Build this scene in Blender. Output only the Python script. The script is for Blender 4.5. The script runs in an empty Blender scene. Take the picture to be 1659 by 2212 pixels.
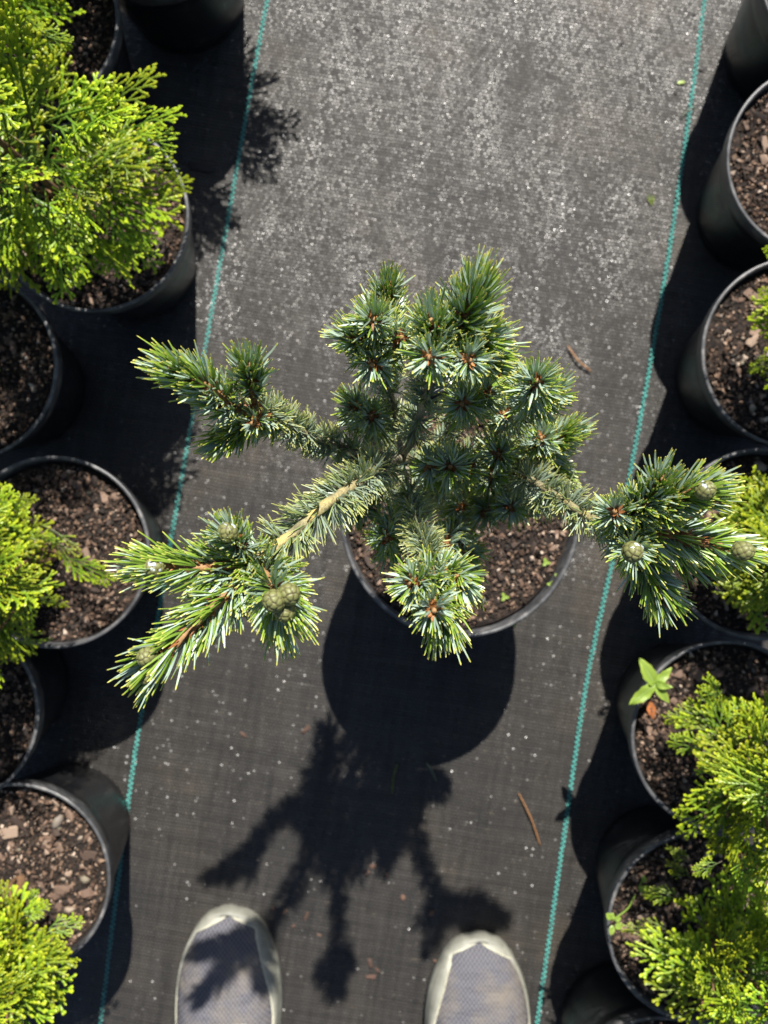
import bpy, bmesh, math, random
import numpy as np
from mathutils import Vector, Matrix, Euler

# ------------------------------------------------------------------ camera, sky, sun, exposure
H = 1.107                      # camera height above the ground cloth (m)
S = 1950.0                     # photo pixels (1659 wide) per metre on the ground
SC = bpy.context.scene
COL = SC.collection
cam = bpy.data.cameras.new('camera'); camo = bpy.data.objects.new('camera', cam); COL.objects.link(camo)
camo.location = (0, 0, H); camo.rotation_euler = (0, 0, 0)
cam.sensor_fit = 'HORIZONTAL'; cam.sensor_width = 36.0
cam.lens = 18.0 / (829.5 / S / H)
cam.clip_start = 0.02; cam.clip_end = 200
cam.dof.use_dof = True; cam.dof.focus_distance = 0.56; cam.dof.aperture_fstop = 12.5
SC.camera = camo

SUN_SLOPE = (-0.1376, -0.790)            # shadow shift per metre of height
to_sun = Vector((-SUN_SLOPE[0], -SUN_SLOPE[1], 1)).normalized()
elev = math.asin(to_sun.z); azim = math.atan2(to_sun.x, to_sun.y)
W = bpy.data.worlds.new('World'); SC.world = W; W.use_nodes = True
nt = W.node_tree; nt.nodes.clear()
sky = nt.nodes.new('ShaderNodeTexSky'); sky.sky_type = 'NISHITA'; sky.sun_disc = False
sky.sun_elevation = elev; sky.sun_rotation = azim
bg = nt.nodes.new('ShaderNodeBackground'); bg.inputs[1].default_value = 0.056
ow = nt.nodes.new('ShaderNodeOutputWorld')
nt.links.new(sky.outputs[0], bg.inputs[0]); nt.links.new(bg.outputs[0], ow.inputs[0])
sun = bpy.data.lights.new('sun', 'SUN'); suno = bpy.data.objects.new('sun', sun); COL.objects.link(suno)
sun.energy = 5.0; sun.angle = math.radians(0.53); sun.color = (1.0, 0.95, 0.87)
suno.rotation_euler = (-to_sun).to_track_quat('-Z', 'Y').to_euler(); suno.location = (0.5, 2, 3)
SC.view_settings.view_transform = 'Standard'; SC.view_settings.look = 'None'
SC.view_settings.exposure = 0.95; SC.view_settings.gamma = 1.0
SC.render.engine = 'CYCLES'
SC.cycles.max_bounces = 6; SC.cycles.transparent_max_bounces = 4
SC.cycles.use_denoising = True

rng = np.random.default_rng(7); random.seed(7)

def img(px, py, zeta):
    """photo pixel + height (as a share of the camera height) -> world point"""
    k = (1 - zeta) / S
    return Vector(((px - 829.5) * k, (1106 - py) * k, zeta * H))

# ------------------------------------------------------------------ helpers
def link(o, parent=None):
    COL.objects.link(o)
    if parent is not None: o.parent = parent
    return o
def mesh_obj(name, verts, faces, mats, parent=None, smooth=False, attr=None, midx=None):
    me = bpy.data.meshes.new(name)
    me.from_pydata([tuple(v) for v in verts] if not isinstance(verts, np.ndarray) else verts.tolist(), [], faces)
    for m in (mats if isinstance(mats, (list, tuple)) else [mats]): me.materials.append(m)
    if attr:
        for k, a in attr.items():
            t = me.attributes.new(k, 'FLOAT', 'POINT'); t.data.foreach_set('value', np.asarray(a, dtype=np.float32))
    if midx is not None: me.polygons.foreach_set('material_index', np.asarray(midx, dtype=np.int32))
    me.polygons.foreach_set('use_smooth', [smooth] * len(me.polygons))
    me.update()
    return link(bpy.data.objects.new(name, me), parent)
def share(name, me, parent=None):
    return link(bpy.data.objects.new(name, me), parent)
def empty(name, loc=(0, 0, 0)):
    o = bpy.data.objects.new(name, None); o.location = loc; o.empty_display_size = 0.02
    return link(o)
def tag(o, label=None, cat=None, group=None, kind=None):
    if label: o['label'] = label
    if cat: o['category'] = cat
    if group: o['group'] = group
    if kind: o['kind'] = kind
    return o
def frame_of(d):
    d = np.asarray(d, float); d = d / np.linalg.norm(d)
    a = np.array([0, 0, 1.0]) if abs(d[2]) < .9 else np.array([1.0, 0, 0])
    u = np.cross(d, a); u /= np.linalg.norm(u); v = np.cross(d, u)
    return d, u, v
def catmull(P, n):
    P = np.asarray(P, float)
    Q = np.vstack([2 * P[0] - P[1], P, 2 * P[-1] - P[-2]]); out = []
    for i in range(1, len(Q) - 2):
        for t in np.linspace(0, 1, n, endpoint=False):
            p0, p1, p2, p3 = Q[i - 1], Q[i], Q[i + 1], Q[i + 2]
            out.append(.5 * (2 * p1 + (p2 - p0) * t + (2 * p0 - 5 * p1 + 4 * p2 - p3) * t * t + (3 * p1 - p0 - 3 * p2 + p3) * t ** 3))
    out.append(P[-1]); return np.array(out)
def tube_data(path, radii, sides=8, rough=0.0, cap=True):
    path = np.asarray(path, float); n = len(path); V = []; F = []
    tang = np.gradient(path, axis=0); tang /= np.linalg.norm(tang, axis=1)[:, None] + 1e-12
    _, u, v = frame_of(tang[0])
    for i in range(n):
        t = tang[i]; u = u - t * np.dot(u, t); u /= np.linalg.norm(u); v = np.cross(t, u)
        for k in range(sides):
            a = 2 * math.pi * k / sides
            r = radii[i] * (1 + (rng.uniform(-rough, rough) if rough else 0))
            V.append(path[i] + r * (math.cos(a) * u + math.sin(a) * v))
    for i in range(n - 1):
        for k in range(sides):
            a = i * sides + k; b = i * sides + (k + 1) % sides
            F.append((a, b, b + sides, a + sides))
    if cap:
        F.append(tuple(range(sides))[::-1]); F.append(tuple((n - 1) * sides + k for k in range(sides)))
    return V, F

# ------------------------------------------------------------------ materials
def new_mat(name):
    m = bpy.data.materials.new(name); m.use_nodes = True
    n = m.node_tree.nodes; l = m.node_tree.links
    return m, n, l, n['Principled BSDF']
def N(n, t, **kw):
    x = n.new(t)
    for k, v in kw.items(): setattr(x, k, v)
    return x
def math_node(n, l, op, a, b=None, c=None):
    x = n.new('ShaderNodeMath'); x.operation = op
    for i, s in enumerate((a, b, c)):
        if s is None: continue
        if isinstance(s, (int, float)): x.inputs[i].default_value = s
        else: l.new(s, x.inputs[i])
    return x.outputs[0]
def ramp(n, l, fac, stops):
    r = n.new('ShaderNodeValToRGB'); e = r.color_ramp.elements
    while len(e) < len(stops): e.new(.5)
    for i, (p, c) in enumerate(stops): e[i].position = p; e[i].color = (*c, 1)
    l.new(fac, r.inputs[0]); return r.outputs[0]
def mixc(n, l, fac, a, b, mode='MIX'):
    x = n.new('ShaderNodeMix'); x.data_type = 'RGBA'; x.blend_type = mode
    for s, i in ((fac, 0), (a, 6), (b, 7)):
        if isinstance(s, (int, float)): x.inputs[i].default_value = s
        elif isinstance(s, tuple): x.inputs[i].default_value = (*s, 1)
        else: l.new(s, x.inputs[i])
    return x.outputs[2]
def noise(n, l, vec, scale, detail=4, rough=.6):
    x = n.new('ShaderNodeTexNoise'); x.inputs['Scale'].default_value = scale; x.inputs['Detail'].default_value = detail
    x.inputs['Roughness'].default_value = rough
    if vec is not None: l.new(vec, x.inputs['Vector'])
    return x.outputs[0]
def obj_coord(n): return n.new('ShaderNodeTexCoord').outputs['Object']

def mat_fabric():
    m, n, l, p = new_mat('woven_ground_cloth')
    co = obj_coord(n)
    mp = N(n, 'ShaderNodeMapping'); mp.inputs['Rotation'].default_value = (0, 0, math.radians(9.3)); l.new(co, mp.inputs[0])
    # waviness of the tapes
    nz = N(n, 'ShaderNodeTexNoise'); nz.inputs['Scale'].default_value = 9; l.new(mp.outputs[0], nz.inputs['Vector'])
    off = N(n, 'ShaderNodeVectorMath', operation='SCALE'); l.new(nz.outputs['Color'], off.inputs[0]); off.inputs['Scale'].default_value = .006
    ad = N(n, 'ShaderNodeVectorMath', operation='ADD'); l.new(mp.outputs[0], ad.inputs[0]); l.new(off.outputs[0], ad.inputs[1])
    sp = N(n, 'ShaderNodeSeparateXYZ'); l.new(ad.outputs[0], sp.inputs[0])
    ry = math_node(n, l, 'DIVIDE', sp.outputs[1], .0036); row = math_node(n, l, 'FLOOR', ry)
    rx = math_node(n, l, 'ADD', math_node(n, l, 'DIVIDE', sp.outputs[0], .0039), math_node(n, l, 'MULTIPLY', math_node(n, l, 'MODULO', row, 2.0), .5)); colm = math_node(n, l, 'FLOOR', rx)
    fx = math_node(n, l, 'SUBTRACT', math_node(n, l, 'FRACT', rx), .5); fy = math_node(n, l, 'SUBTRACT', math_node(n, l, 'FRACT', ry), .5)
    weave = math_node(n, l, 'SUBTRACT', 1.0, math_node(n, l, 'MULTIPLY', math_node(n, l, 'ADD', math_node(n, l, 'MULTIPLY', fx, fx), math_node(n, l, 'MULTIPLY', fy, fy)), 2.0))
    cell = N(n, 'ShaderNodeCombineXYZ'); l.new(colm, cell.inputs[0]); l.new(row, cell.inputs[1])
    big = noise(n, l, co, 5.5, 5, .62)
    fine = noise(n, l, co, 160, 3, .6)
    mid = noise(n, l, co, 28, 5, .7)
    c1 = ramp(n, l, big, [(.3, (.021, .0205, .0205)), (.52, (.029, .0272, .0255)), (.7, (.050, .041, .030))])
    c2 = mixc(n, l, math_node(n, l, 'MULTIPLY', mid, .55), c1, (.040, .0355, .030))
    c2 = mixc(n, l, math_node(n, l, 'GREATER_THAN', fine, .66), c2, (.058, .049, .037))
    dk = math_node(n, l, 'MULTIPLY_ADD', math_node(n, l, 'POWER', weave, 2.0), 1.25, .22)
    def threads(sc, scale):
        q = N(n, 'ShaderNodeMapping'); q.inputs['Scale'].default_value = sc; l.new(ad.outputs[0], q.inputs[0])
        return math_node(n, l, 'MULTIPLY_ADD', noise(n, l, q.outputs[0], scale, 3, .75), 1.5, .25)
    tone = math_node(n, l, 'MULTIPLY', threads((1, .035, 1), 150), threads((.035, 1, 1), 170))
    dk = math_node(n, l, 'MULTIPLY', dk, tone)
    c3 = mixc(n, l, 1.0, c2, dk, 'MULTIPLY')
    l.new(c3, p.inputs['Base Color'])
    # each tape crossing tips its own way: sparkle on the plastic knuckles
    wn = N(n, 'ShaderNodeTexWhiteNoise'); wn.noise_dimensions = '2D'; l.new(cell.outputs[0], wn.inputs['Vector'])
    rs = N(n, 'ShaderNodeSeparateColor'); l.new(wn.outputs['Color'], rs.inputs[0])
    stm = N(n, 'ShaderNodeMapping'); stm.inputs['Scale'].default_value = (1, .22, 1); l.new(mp.outputs[0], stm.inputs[0])
    streak = noise(n, l, stm.outputs[0], 34, 4, .65)
    ang = math_node(n, l, 'MULTIPLY', rs.outputs[0], 2 * math.pi)
    mag = math_node(n, l, 'MULTIPLY_ADD', math_node(n, l, 'POWER', rs.outputs[1], 6.0), .55, .05)
    mag = math_node(n, l, 'MULTIPLY', mag, math_node(n, l, 'MULTIPLY_ADD', streak, 1.6, .2))
    tx = math_node(n, l, 'MULTIPLY', math_node(n, l, 'COSINE', ang), mag)
    ty = math_node(n, l, 'MULTIPLY', math_node(n, l, 'SINE', ang), mag)
    tx = math_node(n, l, 'MULTIPLY_ADD', fx, .13, tx); ty = math_node(n, l, 'MULTIPLY_ADD', fy, .13, ty)
    def ripple(vec, scale, amp):
        q = N(n, 'ShaderNodeTexNoise'); q.inputs['Scale'].default_value = scale; q.inputs['Detail'].default_value = 3; q.inputs['Roughness'].default_value = .6; l.new(vec, q.inputs['Vector'])
        k = N(n, 'ShaderNodeSeparateColor'); l.new(q.outputs['Color'], k.inputs[0])
        return [math_node(n, l, 'MULTIPLY', math_node(n, l, 'SUBTRACT', k.outputs[i], .5), amp) for i in (0, 1)]
    r1 = ripple(mp.outputs[0], 11, .40); r2 = ripple(stm.outputs[0], 60, .34)
    tx = math_node(n, l, 'ADD', tx, math_node(n, l, 'ADD', r1[0], r2[0])); ty = math_node(n, l, 'ADD', ty, math_node(n, l, 'ADD', r1[1], r2[1]))
    cb = N(n, 'ShaderNodeCombineXYZ'); l.new(tx, cb.inputs[0]); l.new(ty, cb.inputs[1]); cb.inputs[2].default_value = 0
    bp = N(n, 'ShaderNodeBump'); bp.inputs['Strength'].default_value = .6; bp.inputs['Distance'].default_value = .0007
    hh = math_node(n, l, 'ADD', math_node(n, l, 'MULTIPLY', weave, .8), math_node(n, l, 'MULTIPLY', mid, 2.0)); l.new(hh, bp.inputs['Height'])
    va = N(n, 'ShaderNodeVectorMath', operation='ADD'); l.new(bp.outputs[0], va.inputs[0]); l.new(cb.outputs[0], va.inputs[1])
    vn = N(n, 'ShaderNodeVectorMath', operation='NORMALIZE'); l.new(va.outputs[0], vn.inputs[0])
    l.new(bp.outputs[0], p.inputs['Normal']); l.new(vn.outputs[0], p.inputs['Coat Normal'])
    gloss = ramp(n, l, math_node(n, l, 'MULTIPLY_ADD', mid, .45, math_node(n, l, 'MULTIPLY', streak, .55)), [(.36, (.25, .25, .25)), (.52, (.8, .8, .8)), (.62, (1, 1, 1))])
    knuckle = math_node(n, l, 'MINIMUM', math_node(n, l, 'MULTIPLY', math_node(n, l, 'POWER', weave, 5.0), 1.6), 1.0)
    l.new(math_node(n, l, 'MULTIPLY', gloss, knuckle), p.inputs['Coat Weight']); p.inputs['Coat IOR'].default_value = 1.52
    rr = math_node(n, l, 'MULTIPLY_ADD', math_node(n, l, 'POWER', rs.outputs[2], .5), .20, .17)
    rr = math_node(n, l, 'MULTIPLY_ADD', math_node(n, l, 'SUBTRACT', big, .4), .45, rr)
    l.new(rr, p.inputs['Coat Roughness']); p.inputs['Roughness'].default_value = .6
    p.inputs['Specular IOR Level'].default_value = .25
    return m
def mat_plastic():
    m, n, l, p = new_mat('black_pot_plastic')
    co = obj_coord(n)
    a = noise(n, l, co, 30, 5, .65); b = noise(n, l, co, 240, 2, .5)
    c = ramp(n, l, a, [(.35, (.006, .0066, .0082)), (.62, (.011, .0118, .0138)), (.8, (.05, .049, .047))])
    dm = N(n, 'ShaderNodeMapping'); dm.inputs['Scale'].default_value = (1, 1, .12); l.new(co, dm.inputs[0])
    runs = noise(n, l, dm.outputs[0], 70, 5, .7); spots = noise(n, l, co, 520, 2, .5)
    c = mixc(n, l, ramp(n, l, runs, [(.52, (0, 0, 0)), (.72, (.75, .75, .75))]), c, (.032, .031, .029))
    c = mixc(n, l, math_node(n, l, 'GREATER_THAN', spots, .72), c, (.10, .09, .075))
    l.new(c, p.inputs['Base Color'])
    l.new(math_node(n, l, 'MULTIPLY_ADD', a, .35, .16), p.inputs['Roughness']); p.inputs['Specular IOR Level'].default_value = .36
    bp = N(n, 'ShaderNodeBump'); bp.inputs['Strength'].default_value = .12; bp.inputs['Distance'].default_value = .0008
    l.new(b, bp.inputs['Height']); l.new(bp.outputs[0], p.inputs['Normal'])
    return m
def mat_rim():
    m, n, l, p = new_mat('scuffed_rim_plastic')
    co = obj_coord(n); a = noise(n, l, co, 55, 5, .7)
    c = ramp(n, l, a, [(.36, (.04, .041, .044)), (.55, (.085, .086, .09)), (.70, (.22, .21, .20))])
    l.new(c, p.inputs['Base Color']); l.new(math_node(n, l, 'MULTIPLY_ADD', a, .4, .2), p.inputs['Roughness'])
    return m
def mat_soil():
    m, n, l, p = new_mat('dark_peat')
    co = obj_coord(n); a = noise(n, l, co, 110, 6, .7)
    c = ramp(n, l, a, [(.3, (.006, .004, .003)), (.52, (.018, .011, .008)), (.72, (.06, .037, .024))])
    l.new(c, p.inputs['Base Color']); p.inputs['Roughness'].default_value = .9
    bp = N(n, 'ShaderNodeBump'); bp.inputs['Distance'].default_value = .004; bp.inputs['Strength'].default_value = .8
    l.new(noise(n, l, co, 420, 4, .7), bp.inputs['Height']); l.new(bp.outputs[0], p.inputs['Normal'])
    return m
def mat_crumb():
    m, n, l, p = new_mat('soil_crumb')
    at = N(n, 'ShaderNodeAttribute', attribute_name='shade')
    c = ramp(n, l, at.outputs['Fac'], [(0, (.008, .005, .003)), (.45, (.028, .017, .011)), (.75, (.12, .07, .045)), (.93, (.26, .17, .115)), (1, (.48, .38, .3))])
    l.new(c, p.inputs['Base Color']); p.inputs['Roughness'].default_value = .8
    return m
def mat_random(name, stops, rough=.75, bump=.4, scale=300):
    m, n, l, p = new_mat(name)
    oi = N(n, 'ShaderNodeObjectInfo'); co = obj_coord(n)
    c = ramp(n, l, oi.outputs['Random'], stops)
    a = noise(n, l, co, scale, 5, .7)
    c = mixc(n, l, 1.0, c, ramp(n, l, a, [(.25, (.35, .33, .3)), (.6, (1, 1, 1)), (.8, (1.5, 1.4, 1.3))]), 'MULTIPLY')
    l.new(c, p.inputs['Base Color']); p.inputs['Roughness'].default_value = rough
    bp = N(n, 'ShaderNodeBump'); bp.inputs['Distance'].default_value = .0008; bp.inputs['Strength'].default_value = bump
    l.new(a, bp.inputs['Height']); l.new(bp.outputs[0], p.inputs['Normal'])
    return m
def mat_leafy(name, attr, stops, rough=.4, spec=.5, trans=.25, hue_var=.0, tscale=1.6):
    """foliage: colour by an attribute that runs base -> tip, thin parts let light through"""
    m, n, l, p = new_mat(name)
    at = N(n, 'ShaderNodeAttribute', attribute_name=attr)
    c = ramp(n, l, at.outputs['Fac'], stops)
    if hue_var:
        oi = N(n, 'ShaderNodeObjectInfo')
        hs = N(n, 'ShaderNodeHueSaturation'); l.new(c, hs.inputs['Color'])
        l.new(math_node(n, l, 'MULTIPLY_ADD', oi.outputs['Random'], hue_var, .5 - hue_var / 2), hs.inputs['Hue'])
        l.new(math_node(n, l, 'MULTIPLY_ADD', oi.outputs['Random'], .6, .72), hs.inputs['Value'])
        c = hs.outputs[0]
    l.new(c, p.inputs['Base Color']); p.inputs['Roughness'].default_value = rough
    p.inputs['Specular IOR Level'].default_value = spec
    if trans:
        tr = N(n, 'ShaderNodeBsdfTranslucent'); l.new(mixc(n, l, 1.0, c, (tscale, tscale, tscale * .5), 'MULTIPLY'), tr.inputs[0])
        mx = N(n, 'ShaderNodeMixShader'); mx.inputs[0].default_value = trans
        l.new(p.outputs[0], mx.inputs[1]); l.new(tr.outputs[0], mx.inputs[2]); l.new(mx.outputs[0], n['Material Output'].inputs[0])
    return m
def mat_simple(name, col, rough=.6, nscale=80, var=.5, bump=0, bscale=200):
    m, n, l, p = new_mat(name); co = obj_coord(n)
    a = noise(n, l, co, nscale, 5, .65)
    lo = tuple(x * (1 - var) for x in col); hi = tuple(min(1, x * (1 + var)) for x in col)
    l.new(ramp(n, l, a, [(.3, lo), (.7, hi)]), p.inputs['Base Color']); p.inputs['Roughness'].default_value = rough
    if bump:
        bp = N(n, 'ShaderNodeBump'); bp.inputs['Distance'].default_value = .001; bp.inputs['Strength'].default_value = bump
        l.new(noise(n, l, co, bscale, 4, .6), bp.inputs['Height']); l.new(bp.outputs[0], p.inputs['Normal'])
    return m
def mat_bark():
    m, n, l, p = new_mat('pine_bark'); co = obj_coord(n)
    at = N(n, 'ShaderNodeAttribute', attribute_name='young')
    a = noise(n, l, co, 130, 5, .7); b = noise(n, l, co, 45, 3, .6)
    old = ramp(n, l, a, [(.3, (.10, .092, .068)), (.7, (.30, .27, .20))])
    yng = ramp(n, l, math_node(n, l, 'MULTIPLY_ADD', a, .5, math_node(n, l, 'MULTIPLY', b, .5)), [(.36, (.13, .115, .06)), (.46, (.27, .24, .12)), (.55, (.42, .34, .13)), (.63, (.52, .39, .11))])
    l.new(mixc(n, l, at.outputs['Fac'], old, yng), p.inputs['Base Color']); p.inputs['Roughness'].default_value = .6
    bp = N(n, 'ShaderNodeBump'); bp.inputs['Distance'].default_value = .0022; bp.inputs['Strength'].default_value = .9
    l.new(noise(n, l, co, 330, 4, .6), bp.inputs['Height']); l.new(bp.outputs[0], p.inputs['Normal'])
    return m
def mat_knit():
    m, n, l, p = new_mat('grey_knit_upper'); co = obj_coord(n)
    sp = N(n, 'ShaderNodeSeparateXYZ'); l.new(co, sp.inputs[0])
    sx = math_node(n, l, 'SINE', math_node(n, l, 'MULTIPLY', sp.outputs[0], math.pi / .0022))
    sy = math_node(n, l, 'SINE', math_node(n, l, 'MULTIPLY', sp.outputs[1], math.pi / .0028))
    w = math_node(n, l, 'MULTIPLY_ADD', math_node(n, l, 'MULTIPLY', sx, sy), .5, .5)
    d = noise(n, l, co, 22, 4, .6)
    c = mixc(n, l, w, (.036, .037, .048), (.135, .132, .152))
    c = mixc(n, l, ramp(n, l, d, [(.45, (0, 0, 0)), (.68, (.75, .75, .75))]), c, (.17, .145, .115))
    l.new(c, p.inputs['Base Color']); p.inputs['Roughness'].default_value = .75
    cm = N(n, 'ShaderNodeMapping'); cm.inputs['Scale'].default_value = (.35, 1, 1); cm.inputs['Rotation'].default_value = (0, 0, .5); l.new(co, cm.inputs[0])
    crease = math_node(n, l, 'MULTIPLY', noise(n, l, cm.outputs[0], 75, 3, .6), 7.0)
    bp = N(n, 'ShaderNodeBump'); bp.inputs['Distance'].default_value = .0008; bp.inputs['Strength'].default_value = .7
    l.new(math_node(n, l, 'ADD', w, crease), bp.inputs['Height']); l.new(bp.outputs[0], p.inputs['Normal'])
    return m

M_fabric = mat_fabric(); M_plastic = mat_plastic(); M_rim = mat_rim(); M_soil = mat_soil(); M_crumb = mat_crumb()
M_chip = mat_random('bark_chip', [(0, (.03, .018, .013)), (.3, (.07, .043, .031)), (.55, (.15, .092, .065)), (.82, (.25, .165, .118)), (1, (.40, .29, .215))])
M_peb = mat_random('pebble', [(0, (.12, .11, .10)), (.4, (.25, .21, .17)), (.7, (.34, .27, .2)), (1, (.16, .15, .10))], .6)
M_thread = mat_simple('teal_thread', (.05, .25, .225), .45, 300, .35)
M_green = mat_leafy('needle_green', 'tip', [(0, (.12, .21, .035)), (.55, (.22, .35, .045)), (.88, (.31, .44, .06)), (.965, (.48, .54, .10)), (1, (.6, .56, .15))], .33, .6, .32)
M_blue = mat_leafy('needle_glaucous', 'tip', [(0, (.30, .41, .30)), (.6, (.44, .57, .49)), (.9, (.46, .57, .40)), (.96, (.50, .54, .11)), (1, (.6, .56, .15))], .34, .7, .18, tscale=1.1)
M_oldg = mat_leafy('old_needle_green', 'tip', [(0, (.20, .24, .10)), (.6, (.25, .33, .13)), (1, (.52, .52, .17))], .4, .5, .28)
M_oldb = mat_leafy('old_needle_glaucous', 'tip', [(0, (.26, .33, .24)), (.7, (.35, .44, .34)), (1, (.52, .52, .22))], .4, .5, .2, tscale=1.1)
M_bark = mat_bark()
M_bud = mat_random('bud_scale', [(0, (.22, .08, .022)), (.5, (.32, .125, .035)), (1, (.42, .19, .06))], .6, .3)
M_shoot = mat_simple('shoot_bark', (.27, .15, .06), .7, 220, .5, .5, 400)
M_cone = mat_leafy('cone_green', 'edge', [(0, (.17, .18, .06)), (.35, (.145, .15, .05)), (.65, (.11, .10, .04)), (.9, (.035, .03, .012)), (1, (.03, .025, .01))], .5, .45, 0)
M_resin = mat_simple('resin', (.42, .46, .50), .15, 200, .3)
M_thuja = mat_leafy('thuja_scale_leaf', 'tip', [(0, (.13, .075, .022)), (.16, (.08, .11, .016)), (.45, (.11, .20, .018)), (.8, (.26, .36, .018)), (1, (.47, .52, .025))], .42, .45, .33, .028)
M_tstem = mat_simple('thuja_stem', (.14, .075, .035), .8, 120, .5, .6)
M_weed = mat_leafy('weed_leaf', 'tip', [(0, (.36, .46, .14)), (.4, (.22, .34, .05)), (1, (.34, .46, .07))], .4, .5, .35)
M_rub = mat_simple('off_white_rubber', (.25, .25, .21), .55, 60, .25, .25, 160)
M_edge_hl = mat_simple('cream_edge_highlight', (.44, .43, .33), .5, 90, .3)  # pale colour standing in for the highlight on the rand edge
M_sole = mat_simple('grey_sole', (.20, .20, .17), .6, 60, .3)
M_knit = mat_knit()
M_lin = mat_simple('shoe_lining', (.05, .05, .055), .9, 200, .3)
M_dry = mat_random('dry_needle', [(0, (.30, .15, .06)), (.5, (.40, .21, .09)), (1, (.24, .12, .05))], .5, .2)
M_litter = mat_random('dry_flake', [(0, (.05, .028, .02)), (.5, (.11, .06, .042)), (1, (.19, .11, .075))], .7)
M_dull = mat_simple('grey_green_needle', (.10, .13, .09), .5, 200, .3)

# ------------------------------------------------------------------ ground cloth and its marker threads
gn = 120; xs = np.concatenate([np.linspace(-15, -.9, 10, endpoint=False), np.linspace(-.9, .9, gn), np.linspace(.9, 15, 11)[1:]])
V = []; F = []
rip = [(rng.uniform(4, 16), rng.uniform(-3, 3), rng.uniform(0, 6.28), rng.uniform(.0002, .0007)) for _ in range(14)]
for y in xs:
    for x in xs:
        z = sum(a * math.sin(kx * x + ky * 4 * y + ph) for kx, ky, ph, a in rip) if max(abs(x), abs(y)) < .9 else 0
        V.append((x, y, z * .6 - .0012))
nn = len(xs)
for j in range(nn - 1):
    for i in range(nn - 1):
        a = j * nn + i; F.append((a, a + 1, a + nn + 1, a + nn))
ground = mesh_obj('ground', V, F, M_fabric, smooth=True); tag(ground, 'black woven weed-control cloth laid over the ground', None, None, 'structure')

def marker_thread(pts, label):
    P = [img(x, y, 0) for x, y in pts]
    P = [P[0] + (P[0] - P[1]) * 4] + P + [P[-1] + (P[-1] - P[-2]) * 4]
    path = catmull([(p.x, p.y, 0) for p in P], 60)
    seg = np.linalg.norm(np.diff(path, axis=0), axis=1); cum = np.concatenate([[0], np.cumsum(seg)])
    V = []; F = []; s = 0.0; k = 0
    while s < cum[-1] - .01:
        c = np.array([np.interp(s, cum, path[:, i]) for i in range(3)]); c2 = np.array([np.interp(s + .004, cum, path[:, i]) for i in range(3)])
        t = (c2 - c) / np.linalg.norm(c2 - c); nrm = np.array([-t[1], t[0], 0])
        side = 1 if k % 2 else -1
        o = c + nrm * side * .0011 + nrm * rng.normal(0, .00018)
        d = t * math.cos(.42) - nrm * side * math.sin(.42)
        e = np.array([-d[1], d[0], 0]); L = .0025 * rng.uniform(.9, 1.1); w = .0011 * rng.uniform(.85, 1.15)
        b = len(V)
        for (u, vv, z) in ((-L, 0, -.0006), (-L * .5, -w, -.0003), (L * .5, -w, -.0003), (L, 0, -.0006), (L * .5, w, -.0003), (-L * .5, w, -.0003), (-L * .45, 0, .0011), (L * .45, 0, .0011)):
            q = o + d * u + e * vv; V.append((q[0], q[1], z + .0003))
        F += [(b, b + 1, b + 6), (b + 1, b + 2, b + 7, b + 6), (b + 2, b + 3, b + 7), (b + 3, b + 4, b + 7), (b + 4, b + 5, b + 6, b + 7), (b + 5, b, b + 6)]
        s += .0027; k += 1
    o = mesh_obj('marker_thread', V, F, M_thread, ground, smooth=True)
    o['kind'] = 'stuff'; o['label'] = label
marker_thread([(577, 0), (540, 200), (505, 400), (470, 600), (438, 780), (398, 1000), (348, 1290), (302, 1560), (268, 1800), (217, 2212)], 'teal stitched marker line woven along the thuja side')
marker_thread([(1522, 0), (1493, 220), (1443, 560), (1388, 880), (1330, 1180), (1268, 1470), (1215, 1830), (1160, 2212)], 'teal stitched marker line along the seedling pot side')

# ------------------------------------------------------------------ pots
def lathe(profile, seg=72):
    V = []; F = []; n = len(profile)
    for k in range(seg):
        a = 2 * math.pi * k / seg
        for r, z in profile: V.append((r * math.cos(a), r * math.sin(a), z))
    for k in range(seg):
        k2 = (k + 1) % seg
        for i in range(n - 1):
            F.append((k * n + i, k2 * n + i, k2 * n + i + 1, k * n + i + 1))
    return V, F
def mesh_only(name, V, F, mats, smooth=True, attr=None, midx=None):
    o = mesh_obj(name, V, F, mats, None, smooth, attr, midx); me = o.data; bpy.data.objects.remove(o); return me

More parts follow.
